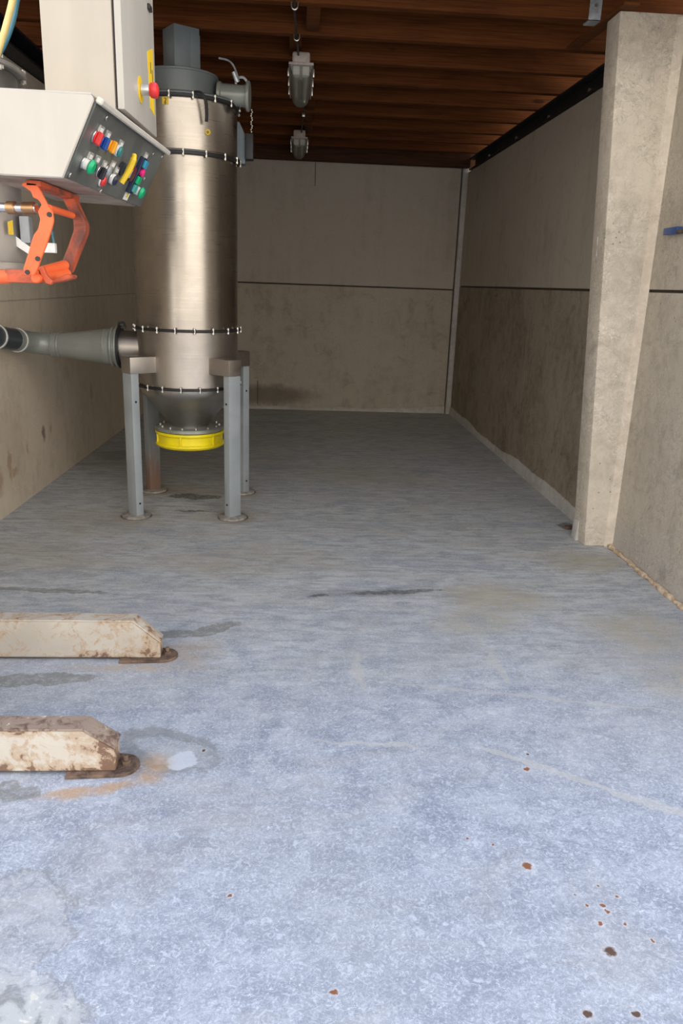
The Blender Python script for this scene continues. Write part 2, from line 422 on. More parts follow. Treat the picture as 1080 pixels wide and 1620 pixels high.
M['fan'] = grey_paint('fan_grey', (.155,.175,.18), .4)
M['duct'] = grey_paint('duct_grey', (.19,.22,.24), .45)
M['valve'] = plain('yellow_valve', (.93,.76,.01), .38, 0, .06, 12)
M['valve_ring'] = plain('grey_valve_flange', (.36,.37,.33), .45, .6, .1)
M['yellow'] = plain('yellow_label', (.75,.50,.02), .5, 0, .05)
M['black'] = plain('black_print', (.015,.015,.015), .5)
M['pipe'] = grey_paint('pipe_grey', (.27,.285,.26), .32)
M['pipe_dark'] = plain('dark_hose', (.045,.055,.065), .35)
M['strap_white'] = plain('pale_strap', (.70,.69,.66), .5)
M['tape_lbl'] = plain('blue_grey_sheet', (.21,.25,.28), .5)
def cream(name, c, spots=.0):
    t = NT(name); n = t.noise(3, 5, .6, .3); st = t.noise(3, 4, .6, 0, stretch=(4,4,.4))
    col = t.mix(t.rng(t.math('ADD', t.math('MULTIPLY', n, .5), t.math('MULTIPLY', st, .5)), .35,.65), tuple(x*.93 for x in c), tuple(min(1,x*1.04) for x in c))
    ru = t.rng(t.noise(11, 6, .7, .6), .70, .76)
    col = t.mix(t.math('MULTIPLY', ru, spots), col, (.25,.15,.09))
    return t.set(col, .42, 0, .45)
M['cream'] = cream('cream_paint', (.42,.375,.31), .12)
M['cream2'] = cream('cream_console', (.47,.435,.375), .15)
M['door_grey'] = cream('pale_grey_door', (.42,.395,.35), .05)
M['lip'] = cream('cream_lip', (.55,.51,.44), .1)
M['panel'] = plain('grey_control_panel', (.13,.135,.125), .40, .25, .18, 9)
M['under'] = plain('dusty_underside', (.30,.235,.18), .7, 0, .25, 14)
M['seam'] = plain('dark_seam', (.035,.02,.025), .7)
for nm, c in dict(red=(.62,.03,.03), blue=(.01,.06,.28), orange=(.80,.33,.01), teal=(.02,.17,.17), green=(.0,.36,.14), navy=(.012,.02,.05),
                  grey=(.32,.33,.34), white=(.75,.74,.70), pink=(.9,.02,.22), ltblue=(.30,.45,.48), skyblue=(.03,.25,.40), maroon=(.11,.02,.03),
                  aqua=(.06,.32,.28), blk=(.02,.02,.025), lever=(.70,.47,.01), cabl=(.70,.55,.22), cabb=(.05,.20,.28), clip=(.02,.07,.25)).items():
    M['k_'+nm] = plain('plastic_'+nm, c, .35, 0, .08)
M['chrome'] = plain('chrome_bezel', (.70,.70,.68), .22, 1)
M['alu'] = plain('label_holder', (.45,.44,.40), .4, .5, .3, 60)
def orange_mat():
    t = NT('orange_paint'); n = t.noise(16, 6, .7, .8)
    w = t.rng(n, .66, .72)
    col = t.mix(t.rng(t.noise(4,4),.3,.7), (.80,.12,.03), (.95,.19,.06))
    return t.set(t.mix(w, col, (.10,.035,.025)), .45)
M['orange'] = orange_mat()
def orange_dark():  # darker orange; puts the inner side plate's shade into the colour
    t = NT('orange_paint_dark'); n = t.noise(9, 6, .7, .8)
    return t.set(t.mix(t.rng(n, .42, .62), (.55,.09,.03), (.14,.045,.03)), .55)
M['orange_d'] = orange_dark()
M['spout'] = plain('spout_grey', (.36,.33,.29), .45, .4, .12, 8)
M['hopper'] = plain('hopper_grey', (.20,.19,.17), .45, .5, .2, 8)
M['copper'] = plain('copper_fitting', (.42,.25,.13), .35, .9, .2)
def beam_mat(name, amt):
    t = NT(name)
    n = t.noise(9, 7, .68, .9); n2 = t.noise(24, 6, .7, 1.0); S = t.sep(t.P)
    # wear grows towards the free end and the lower edge
    e = t.math('ADD', t.rng(S[0], -.80, -.56, 0, .085), t.math('ADD', t.rng(S[2], .06, .0, 0, .10), t.rng(S[2], .15, .19, 0, .05)))
    k = t.math('ADD', t.math('MULTIPLY', n, .65), t.math('ADD', t.math('MULTIPLY', n2, .35), e))
    base = t.mix(t.rng(t.noise(3,4),.3,.7), (.46,.41,.34), (.58,.53,.45))
    th = .70 - amt
    c = t.mix(t.rng(k, th-.10, th-.02, 0, .75), base, (.44,.31,.20))
    c = t.mix(t.rng(k, th-.01, th+.04), c, (.19,.11,.07))
    c = t.mix(t.rng(n2, .66, .72, 0, .8), c, (.28,.25,.22))
    t.bump(k, .3, .004)
    return t.set(c, .6)
M['beam_a'] = beam_mat('worn_cream_paint', .085)
M['beam_b'] = beam_mat('flaking_cream_paint', .125)
def rusty():
    t = NT('rusty_steel'); n = t.noise(22, 6, .7, .8)
    c = t.mix(t.rng(n,.35,.65), (.075,.048,.036), (.215,.14,.095))
    t.bump(n, .5, .004)
    return t.set(c, .75, .2)
M['rust'] = rusty()
def rusty_top():
    t = NT('rusty_top_plate'); n = t.noise(14, 6, .7, .8)
    c = t.mix(t.rng(n,.38,.52), (.16,.10,.075), (.33,.25,.19))
    c = t.mix(t.rng(n,.58,.66), c, (.66,.60,.51))
    return t.set(c, .65, .1)
M['rust_top'] = rusty_top()
def diffuser():
    t = NT('clear_diffuser')
    tr = t.N.new('ShaderNodeBsdfTransparent'); tr.inputs[0].default_value = (.80,.80,.76,1)
    mx = t.N.new('ShaderNodeMixShader'); mx.inputs[0].default_value = .36
    t.set((.44,.43,.39), .35)
    t.L.new(tr.outputs[0], mx.inputs[1]); t.L.new(t.b.outputs[0], mx.inputs[2])
    t.L.new(mx.outputs[0], t.N['Material Output'].inputs[0])
    return t.m
M['diff'] = diffuser()
M['fix'] = plain('fixture_housing', (.42,.36,.32), .5)
M['lampw'] = plain('lamp_white', (.85,.85,.80), .4, 0, .02)

# ------------------------------------------------------------------ the setting
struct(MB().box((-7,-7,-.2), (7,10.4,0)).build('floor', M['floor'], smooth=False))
# left wall, a little skewed to the right one
LX = lambda y: -1.946+.028*(y-5.03)
o = MB().prism([(LX(2.6),2.6,0),(LX(10.05),10.05,0),(LX(10.05)-.25,10.05,0),(LX(2.6)-.25,2.6,0)], (0,0,2.95)).build('wall_left', M['wall_l'], smooth=False); struct(o)
def wall_x(name, x, y0, y1, zt, zj, ms, th=.25):
    b = MB()
    b.box((x,y0,0), (x+th,y1,zj-.008), .006, mi=0); b.box((x,y0,zj+.008), (x+th,y1,zt), .006, mi=1)
    b.box((x+.02,y0+.01,zj-.01), (x+th,y1-.01,zj+.01), mi=2)
    return struct(b.build(name, ms, smooth=False))
wall_x('wall_right', 2.06, 4.89, 10.05, 2.945, 1.617, [M['wall_rl'], M['wall_rf'], M['joint']])
wall_x('wall_right_front', 2.095, 2.6, 4.69, 3.09, 1.622, [M['wall_rn'], M['wall_rn'], M['joint']])
b = MB()
b.box((-2.1,10.05,0), (2.31,10.3,1.565), .006, mi=0); b.box((-2.1,10.05,1.581), (2.31,10.3,2.99), .006, mi=1)
b.box((-2.1,10.07,1.56), (2.31,10.3,1.586), mi=2)
b.box((.205,10.046,2.72), (.213,10.052,2.985), mi=2)      # short crack under the ceiling
b.box((-.475,10.046,.06), (-.467,10.052,.36), mi=2)
struct(b.build('wall_back', [M['wall_bl'], M['wall_b'], M['joint']], smooth=False))
struct(MB().box((-2.4,3.3,3.31), (2.45,10.4,3.36)).build('ceiling', M['deck'], smooth=False))
struct(MB().box((-2.1,9.93,2.992), (2.06,10.05,3.31)).build('trim_1', M['plate'], smooth=False))
struct(MB().box((-2.1,10.05,2.99), (2.31,10.3,3.31)).build('trim_2', M['plate'], smooth=False))

# mortar bands where walls meet the floor
def band(name, p0, p1, nrm, h, amp, th, n=60, seed=1, hf=None):
    rnd = random.Random(seed); p0 = Vector(p0); p1 = Vector(p1); nrm = Vector(nrm); t = MB(); bm = t.bm
    L = []; hh = h
    ph = [rnd.uniform(0,6.28) for _ in range(4)]
    for i in range(n+1):
        f = i/n; p = p0.lerp(p1, f)
        hh = h*(hf(f) if hf else 1) + amp*(.5*math.sin(5*f+ph[0])+.3*math.sin(13*f+ph[1])+.2*math.sin(31*f+ph[2])) + rnd.uniform(-.1,.1)*amp
        hh = max(.015, hh)
        L.append([bm.verts.new(p + nrm*(th*1.5)), bm.verts.new(p+nrm*th+Vector((0,0,hh*.92))), bm.verts.new(p+nrm*(th*.35)+Vector((0,0,hh))), bm.verts.new(p+Vector((0,0,hh)))])
    for a, c in zip(L, L[1:]):
        for k in range(3): bm.faces.new((a[k], c[k], c[k+1], a[k+1]))
    bmesh.ops.recalc_face_normals(bm, faces=bm.faces[:])
    return struct(t.build(name, M['mortar'], ang=60))
band('baseboard_right', (2.06,4.9,0), (2.06,10.02,0), (-1,0,0), .095, .04, .012, seed=3)
band('baseboard_back', (-1.8,10.05,0), (1.985,10.05,0), (0,-1,0), .085, .02, .012, seed=8, hf=lambda f: 1.25-1.9*f*(1-f)*1.6)
# orange-beige sealing foam along the foot of the front right wall
rnd = random.Random(5); pts = []; rr = []
for i in range(70):
    y = 4.68-i*.03; pts.append((2.086+rnd.uniform(-.006,.006), y, .008+rnd.uniform(-.003,.004))); rr.append(.016+rnd.uniform(-.006,.007))
struct(MB().tube(pts, rr, 8).build('trim_3', M['foam'], ang=80))

# ------------------------------------------------------------------ concrete pillars
t = thing('concrete_column', 'pale tapered concrete column standing out from the right wall, wider at its top', 'column', (2.0,4.78,0))
MB().hexa([(1.923,4.69,0),(2.20,4.69,0),(2.20,4.885,0),(1.915,4.885,0),(1.731,4.69,3.075),(2.20,4.69,3.075),(2.20,4.885,3.075),(1.733,4.885,3.075)], .012).build('shaft', M['column'], t)
MB().hexa([(1.898,4.80,0),(1.921,4.80,0),(1.921,4.885,0),(1.898,4.885,0),(1.908,4.80,.14),(1.916,4.80,.16),(1.913,4.885,.15),(1.906,4.885,.13)], .004).build('mortar_patch', M['mortar'], t)
dr = MB()
dr.tube(smooth_path([(1.806,4.80,1.93),(1.812,4.80,1.88),(1.816,4.80,1.82),(1.818,4.80,1.80)],4), [.004,.009,.011,.011,.010,.009,.010,.011,.012,.011,.010,.007,.004], 10)
o = dr.build('paint_drip', M['strap_white'], t); o['label'] = 'white paint drip'
o = MB().tube([(1.817,4.80,1.80),(1.820,4.80,1.775),(1.822,4.80,1.755)], [.010,.012,.003], 8).build('rust_blob', M['rust'], t); o['label'] = 'rusty brown blob under the white drip'
MB().hexa([(2.055,4.6905,0),(2.0955,4.650,0),(2.0955,4.6905,0),(2.0953,4.6908,0),(2.055,4.6905,3.06),(2.0955,4.650,3.06),(2.0955,4.6905,3.06),(2.0953,4.6908,3.06)]).build('edge_fillet', M['fillet'], t)
t = thing('corner_pillar', 'slim pale concrete pillar in the far right corner of the bay', 'column', (2.02,10.0,0))
MB().box((1.995,9.99,0), (2.058,10.05,2.985), .006).build('shaft', M['mortar'], t)
MB().box((1.984,10.035,.0), (1.995,10.05,2.985)).build('dark_gap', M['joint'], t)

# ------------------------------------------------------------------ roof timbers
NTH = ['nearest the open front','second from the open front','third from the open front','first one fully visible in front of the near hanging lamp',
 'just before the near ceiling lamp','over the near end of the near ceiling lamp','over the middle of the near ceiling lamp','just behind the near ceiling lamp',
 'midway between the two ceiling lamps','just in front of the far ceiling lamp','over the far ceiling lamp','closest to the back wall']
JY = [4.99+.578*k for k in range(-2, 9)]      # rear faces
lab = {-2:'timber ceiling joist nearest the open front of the bay', -1:'timber ceiling joist second from the open front',
 0:'orange-brown timber joist with the galvanised strap, front of the ceiling', 1:'orange-brown timber joist second from the front, right behind the strapped joist',
 2:'brown timber joist third from the front, over the near lamp', 3:'brown timber joist fourth from the front, over the near lamp',
 4:'brown timber joist fifth from the front, just behind the near lamp', 5:'dark timber joist fourth from the back wall, between the two lamps',
 6:'dark timber joist third from the back wall, just before the far lamp', 7:'dark timber joist second from the back wall, over the far lamp',
 8:'dark timber joist nearest the back wall'}
for k, y in zip(range(-2, 9), JY):
    o = MB().box((-2.3,y-.07,3.092), (2.35,y,3.308), .004).build('ceiling_joist', M['joist'])
    tag(o, lab[k], 'joist', 'ceiling joists')
ngx = [.075,-.03,.04,.07,.10,.09,.10,.10]
ords = ['first','second','third','fourth','fifth','sixth','seventh','eighth']
for k in range(8):
    y0 = 4.99+.578*k; y1 = y0+.508; x = ngx[k]
    o = MB().box((x-.04,y0,3.11), (x+.04,y1,3.306), .003).build('noggin', M['noggin'])
    tag(o, f'short timber blocking above the lamp line in the {ords[k]} gap between joists from the front', 'blocking', 'timber blocking between the joists')
# diagonal timber by the column
o = MB().prism([(1.685,5.42,3.076),(1.765,5.44,3.076),(1.80,4.60,3.076),(1.715,4.60,3.076)], (0,0,.016), .002).build('diagonal_brace', M['noggin'])
tag(o, 'short diagonal timber brace under the joists beside the column head', 'brace')
# galvanised strap around the front joist
b = MB()
b.box((1.635,4.914,3.085), (1.705,4.918,3.30)); b.box((1.635,4.914,3.083), (1.705,4.998,3.090)); b.box((1.635,4.992,3.085), (1.705,4.998,3.30))
t = thing('joist_strap', 'galvanised metal strap hooked under the front ceiling joist', 'strap', (1.67,4.95,3.09))
b.build('strap', M['galv'], t)
for zz in (3.16,3.24): MB().cyl((1.67,4.916,zz),(1.67,4.908,zz),.009,n=10).build('nail_head', M['bolt'], t)
# steel edge beams on the side walls
def edge_beam(x0, x1, y0, y1, label, vis):
    t = thing('steel_edge_beam', label, 'beam', ((x0+x1)/2, y0, 2.95))
    b = MB(); s = 1 if x1 > x0 else -1
    lo, hi = min(x0,x1), max(x0,x1)
    b.box((lo,y0,2.955),(hi,y1,2.968)); b.box((lo,y0,3.074),(hi,y1,3.09))
    xm = (lo+hi)/2; b.box((xm-.006,y0,2.965),(xm+.006,y1,3.08))
    b.build('beam', M['black_steel'], t, smooth=False)
    if vis:
        for y in (5.7,6.15,7.1,8.1,9.2):
            MB().cyl((xm-.006,y,3.015),(xm-.02,y,3.015),.016,n=6).build('bolt', M['bolt'], t)
edge_beam(2.05,2.20,4.89,9.93,'black steel beam lying along the top of the right wall',True)
edge_beam(-2.08,-1.80,3.3,9.93,'black steel beam lying along the top of the left wall',False)
# ------------------------------------------------------------------ ceiling lamps
def lamp(y0, y1, label):
    t = thing('ceiling_lamp', label, 'lamp', (.01,(y0+y1)/2,3.085), 'damp-proof ceiling lamps')
    L = y1-y0; w = .078
    MB().box((.01-.060,y0+.0,3.012),(.01+.060,y1,3.085),.018,seg=3).build('housing', M['fix'], t)
    # diffuser: a tray with rounded bottom and rounded ends
    prof = [(-w,3.012),(-w*1.0,2.985),(-w*.82,2.945),(-w*.5,2.925),(0,2.918),(w*.5,2.925),(w*.82,2.945),(w,2.985),(w,3.012)]
    d = MB(); rows = []
    for f, sc, dz in ((0,.94,.75),(.02,.99,.95),(.06,1,1),(.60,1,1),(.85,.90,.97),(.95,.78,.85),(1,.60,.45)):
        y = y0+.0+f*L
        rows.append([d.bm.verts.new((.01+px*sc, y, 3.012-(3.012-pz)*dz)) for px, pz in prof])
    for a, c in zip(rows, rows[1:]):
        for i in range(len(prof)-1): d.bm.faces.new((a[i], c[i], c[i+1], a[i+1]))
    d.bm.faces.new(rows[0]); d.bm.faces.new(rows[-1][::-1])
    bmesh.ops.recalc_face_normals(d.bm, faces=d.bm.faces[:])
    d.build('diffuser', M['diff'], t, ang=50)
    MB().box((.01-w-.006,y0-.004,3.004),(.01+w+.006,y0+.05,3.020),.004).box((.01-w-.006,y0,3.004),(.01-w+.004,y1,3.018),.002).box((.01+w-.004,y0,3.004),(.01+w+.006,y1,3.018),.002).build('rim', M['fix'], t)
    for sx in (-.032,.032):
        MB().box((.01+sx-.023,y0+.012,2.945),(.01+sx+.023,y0+.085,3.0),.006).build('lamp_holder', M['lampw'], t)
        MB().cyl((.01+sx,y0+.085,2.982),(.01+sx,y1-.12,2.982),.013,n=16).build('tube', M['lampw'], t)
    for f in (.18,.45,.72):
        for sx in (-1,1):
            MB().box((.01+sx*(w+.009)-.006,y0+f*L-.012,2.972),(.01+sx*(w+.009)+.006,y0+f*L+.012,3.024),.003).build('clip', M['bolt'], t)
    MB().cyl((.01,y1-.02,2.99),(.02,y1+.09,3.02),.006,n=8).build('cable_gland', M['galv'], t)
lamp(5.84,6.86,'nearer of two grey damp-proof lamps hanging under the joists')
lamp(8.62,9.56,'farther of two grey damp-proof lamps, close to the back wall')
cable = [(-.035,4.6,3.085),(-.034,5.0,3.072),(-.028,5.3,3.082),(-.022,5.57,3.080),(-.01,5.83,3.06)]
t = thing('ceiling_cable', 'thin dark electric cable clipped under the joists leading to the near lamp', 'cable', (-.03,5,3.08))
MB().tube(smooth_path(cable,6),.007,8).build('cable', M['rubber'], t)
for (x,y) in ((-.034,4.955),(-.022,5.53)):
    MB().tube(smooth_path([(x-.018,y-.04,3.09),(x-.014,y-.042,3.062),(x,y-.044,3.052),(x+.014,y-.042,3.062),(x+.018,y-.04,3.09)],4),.0045,8).build('hook', M['bolt'], t)
t = thing('ceiling_cable', 'thin dark electric cable under the joists between the two lamps', 'cable', (.03,7.5,3.08))
MB().tube(smooth_path([(.02,6.96,3.03),(.035,7.15,3.075),(.045,7.7,3.08),(.035,8.3,3.08),(.03,8.62,3.06)],6),.007,8).build('cable', M['rubber'], t)
for y in (7.3,7.88): MB().box((.03,y-.05,3.06),(.055,y-.035,3.092),.003).build('clip', M['bolt'], t)

# ------------------------------------------------------------------ stainless filter silo
SX, SY = -.745, 5.545
t = thing('filter_silo', 'tall stainless steel filter silo on four grey legs beside the left wall', 'silo', (SX,SY,0))
R = .345
MB().lathe([(0,1.262),(R-.004,1.262),(R,1.268),(R,2.335),(R-.004,2.34),(0,2.34)], (SX,SY,0), n=96).build('body_shell', M['steel'], t, ang=20)
MB().lathe([(0,2.34),(R-.004,2.34),(R,2.345),(R,2.650),(0,2.650)], (SX,SY,0), n=96).build('upper_shell', M['steel'], t, ang=20)
MB().lathe([(0,.882),(R,.882),(R,1.262),(0,1.262)], (SX,SY,0), n=96).build('lower_shell', M['steel_dull'], t, ang=20)
MB().lathe([(0,.881),(.337,.881),(.336,.85),(.328,.828),(.305,.80),(.275,.768),(.205,.685),(.142,.608),(.134,.596),(.132,.575),(0,.575)], (SX,SY,0), n=80).build('cone', M['cone_steel'], t)
def flange(name, z, nb, ph, mat, r=.366, h=.016, br=.371):
    f = MB().lathe([(R-.01,z-h/2),(r-.003,z-h/2),(r,z-h/2+.003),(r,z+h/2-.003),(r-.003,z+h/2),(R-.01,z+h/2)], (SX,SY,0), n=96).build(name, mat, t)
    for i in range(nb):
        a = ph+2*PI*i/nb; x = SX+br*math.cos(a)*.985; y = SY+br*math.sin(a)*.985
        MB().cyl((x,y,z-.021),(x,y,z+.021),.0045,n=8).cyl((x,y,z+.008),(x,y,z+.017),.0085,n=6).cyl((x,y,z-.017),(x,y,z-.008),.0085,n=6).build('bolt', M['bolt'], f)
    return f
flange('flange_ring', 2.338, 16, .12, M['gasket'], h=.022)
flange('flange_ring', 2.655, 16, .30, M['gasket'], h=.020)
flange('flange_ring', 1.266, 18, .08, M['gasket'], h=.018)
flange('flange_ring', .882, 18, .16, M['gasket'], h=.018)
MB().lathe([(R,2.348),(.364,2.349),(.366,2.354),(.362,2.358),(R,2.359)], (SX,SY,0), n=96).build('rolled_rim', M['steel'], t)
# lid, fan housing, duct
MB().lathe([(0,2.665),(.362,2.665),(.364,2.673),(.355,2.681),(0,2.694)], (SX,SY,0), n=96).build('lid', M['fan'], t)
MB().lathe([(0,2.69),(.230,2.69),(.236,2.698),(.236,2.812),(.240,2.816),(.240,2.826),(.225,2.832),(0,2.838)], (-.755,SY-.03,0), n=64).build('fan_housing', M['fan'], t)
Mr = Matrix.Translation((-.745,SY-.03,0)) @ Matrix.Rotation(math.radians(33),4,'Z')
MB().box((-.085,-.085,2.834),(.085,.085,3.088),.004,M=Mr).box((.02,-.0875,2.836),(.0875,-.0845,3.05),.001,M=Mr).build('outlet_duct', M['duct'], t)
# side outlet with flange, dust strings
p = MB().lathe([(.0,0),(.066,0),(.074,.004),(.074,.022),(.064,.03),(.062,.15),(.066,.185),(.0,.185)], (-.515,5.44,2.717), (1,-.05,-.03), n=40).build('side_nozzle', M['pipe'], t)
MB().lathe([(0,0),(.086,0),(.088,.004),(.088,.016),(.084,.02),(0,.02)], (-.331,5.431,2.712), (1,-.05,-.03), n=40).build('end_flange', M['pipe'], p)
MB().tube(smooth_path([(-.40,5.42,2.777),(-.385,5.415,2.807),(-.35,5.41,2.812),(-.325,5.41,2.787)],5),.008,8).build('handle', M['galv'], p)
MB().cyl((-.385,5.40,2.782),(-.410,5.39,2.837),.016,.012,n=12).build('cable_gland', M['galv'], p)
ch = MB()
for i in range(12):
    z = 2.635-i*.0115; ch.lathe([(0,-.007),(.005,-.003),(.0055,.002),(0,.007)], (-.300+.004*math.sin(i*1.7),5.43,z), n=8)
ch.build('bead_chain', M['bolt'], t)
MB().tube(smooth_path([(-.38,5.40,2.80),(-.405,5.41,2.865),(-.44,5.43,2.905),(-.505,5.46,2.925)],8),.006,8).build('thin_hose', M['galv'], t)
MB().tube(smooth_path([(-.625,5.19,2.672),(-.585,5.168,2.664),(-.560,5.166,2.628),(-.556,5.185,2.56),(-.560,5.20,2.515)],6),[.008]*12+[.010]*13,10).build('cable_end', M['rubber'], t)
# yellow tags
g = MB()
g.box((-.823,5.201,2.598),(-.785,5.2045,2.640),.0015); tg = g.build('warning_tag', M['yellow'], t)
MB().tube([(-.809,5.2005,2.630),(-.803,5.2005,2.633),(-.798,5.2005,2.628),(-.803,5.2005,2.620),(-.806,5.2005,2.614)],.0022,6).lathe([(.0035,-.002),(.0065,-.002),(.0065,.002),(.0035,.002),(.0035,-.002)],(-.804,5.2005,2.607),(0,1,0),n=12).build('printed_symbol', M['black'], tg)
g = MB().cyl((-.557,5.26,2.464),(-.557,5.243,2.464),.0165,n=24); tg = g.build('round_tag', M['yellow'], t)
MB().lathe([(.003,-.001),(.0075,-.001),(.0075,.001),(.003,.001),(.003,-.001)],(-.557,5.243,2.464),(0,1,0),n=16).build('printed_symbol', M['black'], tg)
# rear service box
MB().prism([(-.44,5.74,2.36),(-.36,5.74,2.36),(-.36,5.74,2.54),(-.40,5.74,2.62),(-.44,5.74,2.62)], (0,.12,0), .003).build('service_box', M['tape_lbl'], t)
MB().box((-.357,5.70,2.385),(-.305,5.80,2.545),.004).build('valve_block', M['gasket'], t)
# legs with brackets and foot plates
for sx, sy in ((-1,-1),(1,-1),(-1,1),(1,1)):
    a = math.atan2(sy, sx); Mx = Matrix.Translation((SX+(-.012 if (sx,sy) == (1,-1) else .008),SY-.003,0)) @ Matrix.Rotation(a,4,'Z')
    leg = MB().box((.456,-.05,.012),(.514,.05,1.0),.005,M=Mx).build('leg', M['leg_rust'] if (sx,sy)==(-1,1) else M['leg'], t)
    MB().hexa([tuple(Mx @ Vector(q)) for q in ((.30,-.082,.985),(.519,-.053,.985),(.519,.053,.985),(.30,.082,.985),(.30,-.082,1.092),(.519,-.053,1.092),(.519,.053,1.092),(.30,.082,1.092))], .004).build('bracket', M['steel_dull'], leg)
    MB().lathe([(0,0),(.098,0),(.098,.012),(.092,.016),(0,.016)], tuple(Mx @ Vector((.485,0,0))), n=40).build('foot_plate', M['footplate'], leg)
    for zz in (.10,.80):
        c0 = Mx @ Vector((.485,-.0495*sx*sy*-1 if False else (.0495 if (sx*sy>0 and sx<0) else -.0495),zz)); 
        d = (Mx.to_3x3() @ Vector((0,1 if (sx*sy>0 and sx<0) else -1,0)))
        MB().cyl(c0, c0+d*.003,.0075,n=12).build('bolt_hole', M['black'], leg)
# butterfly valve under the cone
vr = MB().lathe([(.12,.558),(.236,.558),(.243,.563),(.243,.580),(.238,.586),(.125,.588),(.12,.588)], (SX,SY,0), n=64).build('valve_flange', M['valve_ring'], t)
for i in range(14):
    a = .1+2*PI*i/14; x = SX+.208*math.cos(a); y = SY+.208*math.sin(a)
    MB().cyl((x,y,.584),(x,y,.598),.008,n=8).build('bolt', M['bolt'], vr)
v = MB().lathe([(.0,.555),(.240,.555),(.244,.549),(.244,.540),(.238,.533),(.228,.528),(.226,.50),(.228,.478),(.244,.470),(.246,.462),(.240,.452),(.225,.442),(.205,.437),(0,.436)], (SX,SY,0), n=64)
for i in range(6):
    a = -1.72+2*PI*i/6
    v.box((.216,-.005,.466),(.240,.005,.536),.002,M=Matrix.Translation((SX,SY,0))@Matrix.Rotation(a,4,'Z'))
v.build('yellow_valve', M['valve'], t)
# inlet stub on the left
PX = SY-.02
st = MB().cyl((-1.21,PX,1.125),(-1.02,PX,1.125),.112,n=48).build('inlet_stub', M['steel_dull'], t)
MB().lathe([(.10,0),(.142,0),(.145,.003),(.145,.014),(.142,.017),(.10,.017)], (-1.215,PX,1.125), (1,0,0), n=48).build('gasket', M['gasket'], st)

# ------------------------------------------------------------------ intake pipe
t = thing('intake_pipe', 'grey metal intake pipe running from the left frame edge into the silo', 'pipe', (-1.6,PX,1.12))
MB().lathe([(.0,0),(.138,0),(.140,.006),(.138,.014),(.124,.018),(.124,.028),(.134,.032),(.136,.040),(.130,.048),(.122,.055),(.120,.085),(.124,.09),(.120,.096),(.078,.40),(.0,.40)], (-1.217,PX,1.125), (-1,0,.0), n=56).build('reducer', M['pipe'], t)
MB().lathe([(.0,0),(.076,0),(.084,.005),(.086,.014),(.080,.02),(.080,.045),(.086,.05),(.084,.06),(.0,.062)], (-1.612,PX,1.125), (-1,0,.02), n=48).build('coupling', M['pipe'], t)
path = [(-1.665,PX,1.126),(-1.72,PX-.01,1.13),(-1.785,PX-.05,1.14),(-1.825,PX-.13,1.155),(-1.845,PX-.26,1.175)]
MB().tube(smooth_path(path,8),.074,32).build('elbow', M['pipe'], t)
MB().tube(smooth_path([(-1.845,PX-.26,1.175),(-1.855,PX-.45,1.20),(-1.862,PX-.7,1.235),(-1.868,PX-1.1,1.29)],6),.071,32).build('hose', M['pipe_dark'], t)
for (x,y,z,d) in ((-1.838,PX-.20,1.166,(-.15,-1,.12)),(-1.858,PX-.52,1.211,(-.05,-1,.13))):
    MB().lathe([(.072,-.007),(.079,-.007),(.080,0),(.079,.007),(.072,.007)], (x,y,z), d, n=40).build('band_clamp', M['strap_white'], t)
MB().tube(smooth_path([(-1.214,PX,1.262),(-1.205,PX-.01,1.29),(-1.18,PX,1.29),(-1.172,PX,1.262)],5),.008,8).box((-1.215,PX-.012,1.25),(-1.165,PX+.012,1.266),.003).build('clamp_lever', M['gasket'], st)

# ------------------------------------------------------------------ control cabinet
t = thing('control_cabinet', 'tall cream metal cabinet with grey door and red emergency stop, top left', 'cabinet', (-.54,2.43,1.99))
MB().box((-.637,2.19,2.0),(-.463,2.66,2.80),.006).build('body', M['cream'], t)
MB().box((-.464,2.198,2.012),(-.4565,2.65,2.79)).build('door_seal', M['seam'], t)
dr = MB().hexa([(-.4575,2.188,2.004),(-.440,2.188,2.004),(-.440,2.66,2.016),(-.4575,2.66,2.016),(-.4575,2.188,2.79),(-.440,2.188,2.79),(-.440,2.66,2.79),(-.4575,2.66,2.79)], .003).build('door', M['door_grey'], t)
es = MB().lathe([(0,0),(.034,0),(.034,.002),(0,.002)], (-.440,2.405,2.095), (1,0,0), n=40).build('emergency_stop', M['lever' if False else 'yellow'], t); es['label'] = 'red mushroom emergency stop on a yellow disc'
MB().cyl((-.438,2.405,2.095),(-.412,2.405,2.095),.0145,n=24,bev=.002).build('collar', M['grey' if False else 'chrome'], es)
MB().lathe([(0,0),(.015,0),(.0195,.005),(.0205,.013),(.0185,.021),(.010,.025),(0,.0258)], (-.414,2.405,2.095), (1,0,0), n=32).build('mushroom_cap', M['k_red'], es)
st = MB().prism([(-.440,2.535,2.222),(-.440,2.625,2.252),(-.440,2.625,2.070),(-.440,2.555,2.078)], (.0012,0,0)).build('warning_sticker', M['yellow'], t); st['label'] = 'yellow warning sticker'
pr = MB()
for (y,z,h) in ((2.575,2.205,.030),(2.600,2.19,.06),(2.590,2.135,.022)): pr.box((-.4389,y,z-h),(-.4383,y+.008,z))
pr.build('print', M['black'], st)
MB().box((-.440,2.56,2.338),(-.432,2.60,2.352),.002).build('hinge', M['black'], t)
